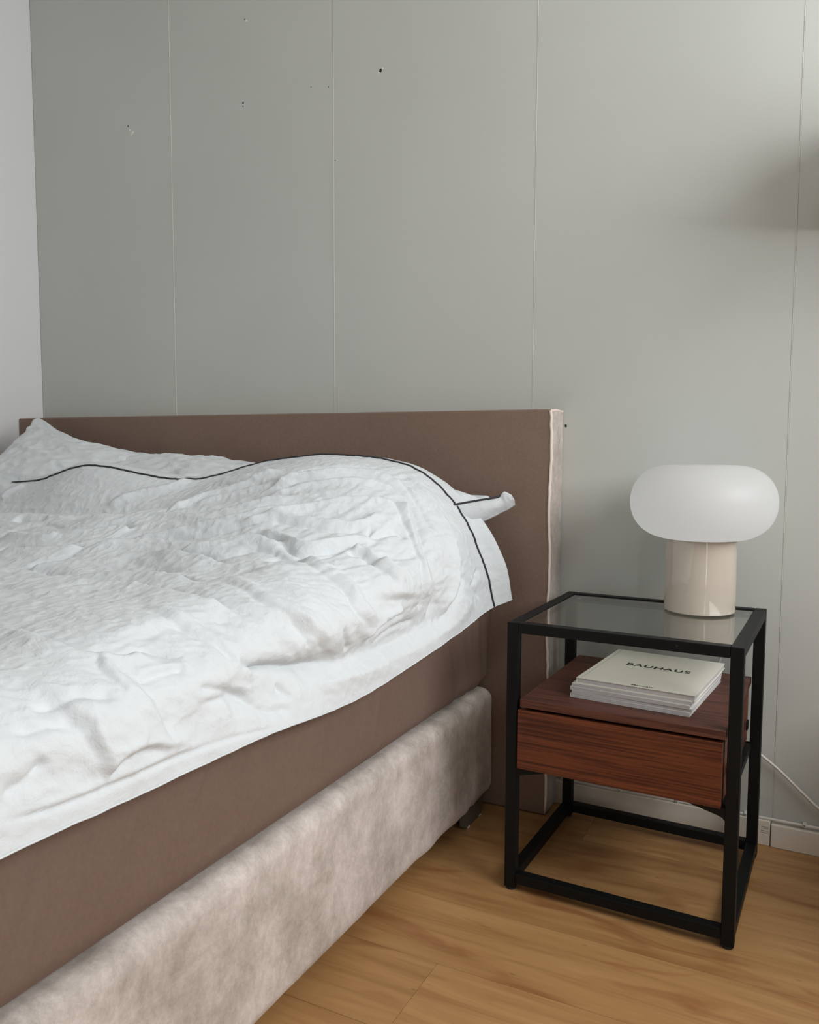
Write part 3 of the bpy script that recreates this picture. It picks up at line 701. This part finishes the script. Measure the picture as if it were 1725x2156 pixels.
pm, _, _ = pillow('pillow', [(-.58,-.13,.865),(.16,-.13,.835),(.18,-.58,.67),(-.55,-.58,.67)], .13, 5.1,
    'white pillow in the middle of the bed, only its ruffled top edge showing', core=.86, wr=.012, flange_wave=.018)
pb, _, _ = pillow('pillow', [(-.10,-.13,.66),(.665,-.13,.66),(.62,-.50,.63),(-.10,-.52,.63)], .10, 8.2,
    'white lower pillow beneath the piped pillow at the right end of the headboard', core=.93, wr=.006)
pr, topg, core_r = pillow('pillow', [(-.16,-.135,.80),(.685,-.132,.775),(.53,-.46,.66),(-.16,-.56,.67)], .15, 3.7,
    'white pillow with dark piping poking out from under the duvet at its upper right corner', core=.90, wr=.007,
    droop_side=('right', (-.030, .01, -.02)))
# loose flange along the right side of the piped pillow, ending in a small turned-up corner
top_ = [(.560,-.300,.745),(.605,-.245,.760),(.645,-.205,.769),(.682,-.170,.776),(.688,-.163,.780),(.697,-.160,.790),(.712,-.156,.783)]
bot_ = [(.552,-.270,.690),(.592,-.215,.697),(.630,-.178,.708),(.668,-.152,.728),(.682,-.146,.737),(.700,-.143,.746),(.717,-.141,.758)]
mid_ = [tuple((np.array(p)+np.array(q))/2 + np.array((.004, -.006, 0))) for p, q in zip(top_, bot_)]
tg = catmull(np.array([top_, mid_, bot_], float), 16); tg = np.moveaxis(catmull(np.moveaxis(tg, 1, 0), 60), 0, 1)
tg[..., 1] += .0035*noise3(tg[..., 0]*45, tg[..., 2]*45, 2.) + .002*noise3(tg[..., 0]*110, tg[..., 2]*90, 6.)
to = grid_mesh('corner_flange', tg, mat_pillow, pr); to.matrix_parent_inverse = Matrix.Translation(-pr.location)
md = to.modifiers.new('thickness', 'SOLIDIFY'); md.thickness = .0026
bm = bmesh.new(); add_tube(bm, [V3(p)+V3((0, -.001, .0008)) for p in catmull(np.array(top_[:5]), 30)], .0024, 8)
pp = obj('piping', bm, mat_piping, pr, True); pp.matrix_parent_inverse = Matrix.Translation(-pr.location)

# ---------------------------------------------------------------- duvet
g = duvet_base(620, 600)
A, B = arc_coords(g)
N = normals(g)
La, Lb = A.max(), B.max()
H = 1.30*fold_field(A, B, FOLDS)
x_, y_, z_ = g[..., 0], g[..., 1], g[..., 2]
wa = A + .05*noise3(A*4, B*4, 11.); wb = B + .07*noise3(A*3, B*3, 17.)
def crest(x, y, z, k=2.6, p=2.2):
    return np.clip(1-k*np.abs(noise3(x, y, z)), 0, 1)**p
bend = .05*noise3(A*2.5, B*2.5, 31.)
right = np.clip((B-1.35)/.25, 0, 1)*np.clip(1-(A-.45)/.25, 0, 1)      # over and around the right pillow
lowr = np.clip((A-.45)/.3, 0, 1)
left = 1-np.maximum(right, .5*lowr)
wa, wb = A+bend, B+bend*1.3
Hn = .7*left*(.0070*(crest(wa*9+.8*wb, wb*1.5, 2.)-.25) - .0050*crest(wa*17-1.2*wb, wb*3.1, 5., 4., 1.6) + .0028*(crest(wa*33, wb*7, 7., 3.)-.25))
Hn += right*(.0050*(crest(wa*2.2, wb*14+3*wa, 12.)-.25) - .0030*crest(wa*4, wb*26+5*wa, 15., 4., 1.6) + .0016*(crest(wa*9, wb*48, 17.)-.25))
Hn += .62*lowr*(.0055*(crest(wa*5.5+2*wb, wb*4.5-2*wa, 22.)-.25) - .0036*crest(wa*9+5*wb, wb*8-4*wa, 25., 4.5, 1.5) + .0020*(crest(wa*16-8*wb, wb*15+6*wa, 27., 3.5)-.25))
Hn += .0020*(crest(wa*38+16*wb, wb*26-9*wa, 9., 3.)-.3) + .0013*(crest(wa*30-34*wb, wb*48+20*wa, 19., 3.)-.3) + .005*noise3(A*3.2, B*2.6, 21.)
H += NOISE_K*Hn*(.30+.70*np.clip(A/.14, 0, 1))
# the flat band of cover along the side hangs smoother
hem = np.clip((Lb-B)/.05, 0, 1)
edge_a = np.clip(A/.04, 0, 1)
Hs = H*(.25+.75*hem)*(.35+.65*edge_a)
g2 = g + N*Hs[..., None]
# hem waviness
wv = np.exp(-((Lb-B)/.03)**2)
g2[..., 0] += wv*(.006*noise3(A*5, 1.7, 0.) + .002*noise3(A*22, 3., 0.))
g2[..., 2] += wv*(.006*noise3(A*4, 6., 0.) + .0015*noise3(A*30, 4., 0.))
g2[..., 0] = np.maximum(g2[..., 0], ROOM_XL+.006)
g2[..., 1] = np.minimum(g2[..., 1], -.112)
duvet = empty('duvet', (-.2, -1.2, .6), 'rumpled white cotton duvet with thin dark piping spread over the bed', 'duvet')
dinv = Matrix.Translation((.2, 1.2, -.6))
dc = grid_mesh('duvet_cover', g2, mat_cotton, duvet); dc.matrix_parent_inverse = dinv
md = dc.modifiers.new('thickness', 'SOLIDIFY'); md.thickness = .004; md.offset = -1
# dark piping that follows the head edge
ia = np.argmin(np.abs(A[:, 0][:, None] - PIPE_A), axis=0)
pts = [V3(g2[i, j] + N[i, j]*.0012) for i, j in [(ia[min(j*len(ia)//g2.shape[1], len(ia)-1)], j) for j in range(0, g2.shape[1], 2)]]
pts.append(V3(g2[ia[-1], -1]))
bm = bmesh.new(); add_tube(bm, pts, .0024, 8)
o = obj('piping', bm, mat_piping, duvet, True); o.matrix_parent_inverse = dinv
o['label'] = 'thin dark piping'
bm = bmesh.new(); add_tube(bm, [V3(p) for p in g2[::3, -1]], .0013, 6)
o = obj('hem', bm, mat_cotton, duvet, True); o.matrix_parent_inverse = dinv

# ================================================================ nightstand
SX, SY, SROT = .8151, -.4535, -.0273
W_, D_, H_, T_ = .4381, .395, .55, .0225
ns = empty('nightstand', (SX, SY, 0), 'black metal bedside table with glass top and walnut drawer beside the bed', 'nightstand', rz=SROT)
for (a, b) in ((0, 0), (W_-T_, 0), (0, D_-T_), (W_-T_, D_-T_)):
    o = box('leg', (a, b, .006), (a+T_, b+T_, H_), mat_metal, ns, .0014, 2)
    bm = bmesh.new(); add_lathe(bm, [(0, .0065), (T_*.42, .0065), (T_*.46, .002), (T_*.40, 0), (0, 0)], (a+T_/2, b+T_/2, 0), 16)
    obj('foot_pad', bm, mat_foot, o)
g_ = .0006
for z0_, z1_ in ((H_-.0205, H_), (.016, .0365)):
    for b in (0, D_-T_): box('rail', (T_+g_, b+.0004, z0_), (W_-T_-g_, b+T_-.0004, z1_-.0003), mat_metal, ns, .0012, 2)
    for a in (0, W_-T_): box('rail', (a+.0004, T_+g_, z0_), (a+T_-.0004, D_-T_-g_, z1_-.0003), mat_metal, ns, .0012, 2)
box('glass_top', (T_+.001, T_+.001, H_-.0075), (W_-T_-.001, D_-T_-.001, H_-.0025), mat_glass, ns, .0005, 1)
for a in (T_+.014, W_-T_-.014):
    for b in (T_+.012, D_-T_-.012):
        bm = bmesh.new(); add_lathe(bm, [(0, .0016), (.005, .0014), (.0065, 0), (0, 0)], (a, b, H_-.0094), 18)
        obj('clear_bumper', bm, mat_opal, ns, True)
        s1 = 1 if a < .2 else -1
bm = bmesh.new(); add_lathe(bm, [(0, 0), (.0022, 0), (.0022, -.001), (0, -.001)], (0, 0, 0), 12)
bmesh.ops.rotate(bm, verts=bm.verts[:], cent=(0,0,0), matrix=Matrix.Rotation(math.radians(90), 3, 'X'))
for v in bm.verts: v.co += V3((.325, .0002, H_-.0095))
obj('screw', bm, mat_foot, ns)
# drawer case
case_x0, case_x1 = .0295, .4130
box('shelf_board', (case_x0, -.0015, .3828), (case_x1, D_-.004, .3988), [mat_walnut_top], ns, .0006, 1)
box('side_panel', (case_x0+.002, .022, .262), (case_x0+.014, D_-.010, .3826), mat_walnut, ns, .0006, 1)
box('side_panel', (case_x1-.016, .022, .262), (case_x1-.004, D_-.010, .3826), mat_walnut, ns, .0006, 1)
box('back_panel', (case_x0+.0145, D_-.020, .262), (case_x1-.0165, D_-.012, .3826), mat_walnut, ns)
dr = box('drawer', (.0250, -.0035, .2578), (.4085, .0140, .3768), mat_walnut, ns, .0008, 2)
box('drawer_box', (.046, .0145, .268), (.394, D_-.030, .370), mat_walnut_top, dr)
# black brackets between the legs and the case
def gusset(a0, s, b):
    bm = bmesh.new()
    zt, zb = .2574, .2420
    poly = [(a0, zt), (a0, zb-.006), (a0+s*.004, zb-.001), (a0+s*.012, zb+.002), (a0+s*.062, zt-.001), (a0+s*.062, zt)]
    add_prism(bm, poly, 1, b, b+.004)
    obj('bracket', bm, mat_metal, ns)
gusset(T_+.0002, 1, .0005); gusset(W_-T_-.0002, -1, .0005); gusset(T_+.0002, 1, D_-.016); gusset(W_-T_-.0002, -1, D_-.016)
box('cross_bar', (T_-.004, .0235, .2450), (T_+.012, D_-T_-.001, .2574), mat_metal, ns, .001, 1)
box('cross_bar', (W_-T_-.012, .0235, .2450), (W_-T_+.004, D_-T_-.001, .2574), mat_metal, ns, .001, 1)
for a in (T_-.002, W_-T_-.0035):
    for b in (.05, D_-.07): box('spacer', (a, b, .30), (a+.0085 if a < .2 else a+.0035, b+.018, .318), mat_metal, ns)

# ================================================================ books on the shelf board
def book(name, label, cx, cy, z, w, h, t, rz, cover, cat='book', group=None, hard=False):
    e = empty(name, (cx, cy, z), label, cat, group, rz)
    tc = .0011 if hard else .0006
    bm = bmesh.new(); add_box(bm, (-w/2, -h/2, 0), (w/2, h/2, tc)); add_box(bm, (-w/2, -h/2, t-tc), (w/2, h/2, t)); add_box(bm, (-w/2, -h/2, tc), (-w/2+tc, h/2, t-tc))
    obj('cover', bm, cover, e)
    ins = .0015 if hard else .0004
    box('pages', (-w/2+tc+.0002, -h/2+ins, tc+.0001), (w/2-ins, h/2-ins, t-tc-.0001), mat_pages, e)
    return e
ZB = .3991; RZ = math.radians(-5.2)
ccx, ccy = 1.062, -.2715
lay = [(.0076, -.006, .001, 0, 'bottom magazine of the stack lying on the walnut shelf board'),
       (.0068, -.004, .0015, .7, 'thin white magazine second from the bottom of the stack'),
       (.0064, -.005, .000, -.4, 'thin white magazine in the middle of the stack, three under the cream cover'),
       (.0066, -.003, .002, .3, 'thin white magazine directly below the cream titled book')]
z = ZB
for t, dx, dy, dr_, lab in lay:
    book('magazine', lab, ccx+dx, ccy+dy, z, .232, .272, t, RZ+math.radians(dr_), mat_paper2, 'magazine', 'white magazines stacked under the cream book')
    z += t+.0004
tb = .0110
bk = book('book', 'cream book titled BAUHAUS lying on top of the magazine stack', ccx+.003, ccy+.003, z, .229, .268, tb, RZ+math.radians(.2), mat_paper, 'book', hard=True)
def text_part(name, s, size, x, y, z, parent, mat, sx=1.0, bold=0.0, rz=0.0, spacing=1.0):
    cu = bpy.data.curves.new(name, 'FONT'); cu.body = s; cu.size = size; cu.extrude = .00008; cu.offset = bold; cu.align_x = 'CENTER'; cu.align_y = 'CENTER'; cu.space_character = spacing
    t = bpy.data.objects.new(name, cu); COL.objects.link(t)
    dg = bpy.context.evaluated_depsgraph_get(); dg.update()
    me = bpy.data.meshes.new_from_object(t.evaluated_get(dg)); bpy.data.objects.remove(t)
    me.materials.clear()
    o = link_mesh(name, me, mat, parent); o.location = (x, y, z); o.scale = (sx, 1, 1); o.rotation_euler = (0, 0, rz)
    return o
text_part('title_lettering', 'BAUHAUS', .0255, .0045, .019, tb+.0002, bk, mat_ink, 1.06, .0006, math.radians(-1.0), 1.12)
text_part('imprint_lettering', 'Manuals', .0095, .0138, -.1255, tb+.0002, bk, mat_ink, 1.25, .0001, 0, 1.1)
box('subtitle_line', (-.020, .0025, tb), (.030, .0033, tb+.0002), mat_crease, bk)
box('cover_crease', (-.229/2+.009, -.134, tb), (-.229/2+.0098, .134, tb+.0002), mat_crease, bk)

# ================================================================ lamp
LX, LY = 1.136, -.152
lamp = empty('table_lamp', (LX, LY, H_+.0005), 'mushroom table lamp with white opal shade and glossy beige base on the glass top', 'lamp')
bm = bmesh.new(); add_lathe(bm, [(0, 0), (.069, 0), (.0715, .0015), (.0722, .004), (.0716, .08), (.0708, .1520), (.0690, .1540), (0, .1540)], (0, 0, 0), 96)
obj('base', bm, mat_ceramic, lamp, True).modifiers.new('edges', 'EDGE_SPLIT')
prof = []
R_, hh = .1475, .0775
for k in range(41):
    th = -math.pi/2 + math.pi*k/40
    c, s_ = math.cos(th), math.sin(th)
    r = .060 + (R_-.060)*abs(c)**.86; zz = hh*math.copysign(abs(s_)**.96, s_)
    prof.append((r, zz))
prof = [(0, -hh)] + prof + [(.03, hh+.0006), (0, hh+.0008)]
prof = [(r, z_ + .154 + hh - .0015) for r, z_ in prof]
bm = bmesh.new(); add_lathe(bm, prof, (0, 0, 0), 96)
obj('shade', bm, mat_opal, lamp, True)
bm = bmesh.new(); add_lathe(bm, [(.0695, .1530), (.0735, .1530), (.0740, .1550), (.0735, .1565), (.0695, .1565)], (0, 0, 0), 64)
obj('collar', bm, mat_ceramic, lamp, True)
# lamp cord: leaves the back of the base, drops behind the table and runs off to the right
cord_pts = [(LX+.02, LY+.071, H_+.006), (LX+.035, -.045, H_+.010), (LX+.045, -.030, H_-.01), (LX+.05, -.024, .48), (1.155, -.022, .36), (1.18, -.020, .29), (1.22, -.018, .238), (1.261, -.016, .208), (1.30, -.014, .178), (1.345, -.013, .138), (1.385, -.012, .104), (1.44, -.013, .075), (1.50, -.022, .03), (1.56, -.024, .004), (1.635, -.024, .004)]
bm = bmesh.new(); add_tube(bm, smooth_path(cord_pts, 90), .0030, 8)
tag(obj('lamp_cord', bm, mat_white, None, True), 'white flex of the table lamp hanging down the wall behind the nightstand', 'cord')
# cable clipped along the top of the skirting
cab = [(x, -.0085+.0004*math.sin(x*31), .0620+.0008*math.sin(x*17+1)) for x in np.linspace(.80, 2.2, 60)]
bm = bmesh.new(); add_tube(bm, cab, .0034, 8)
cable = tag(obj('wall_cable', bm, mat_white, None, True), 'thin white cable clipped along the top of the skirting board', 'cable')
for x in (.9475, 1.0819, 1.2325, 1.3535, 1.62, 1.9):
    bm = bmesh.new(); add_box(bm, (x-.004, -.0138, .0575), (x+.004, -.0002, .0672), .0018, 2)
    c_ = obj('cable_clip', bm, mat_white, cable)
    bm = bmesh.new(); add_lathe(bm, [(0, .0012), (.0016, .0010), (.0018, 0), (0, 0)], (0, 0, 0), 10)
    bmesh.ops.rotate(bm, verts=bm.verts[:], cent=(0,0,0), matrix=Matrix.Rotation(math.radians(90), 3, 'X'))
    for v in bm.verts: v.co += V3((x, -.0136, .0625))
    obj('pin', bm, mat_shadowgap, c_)
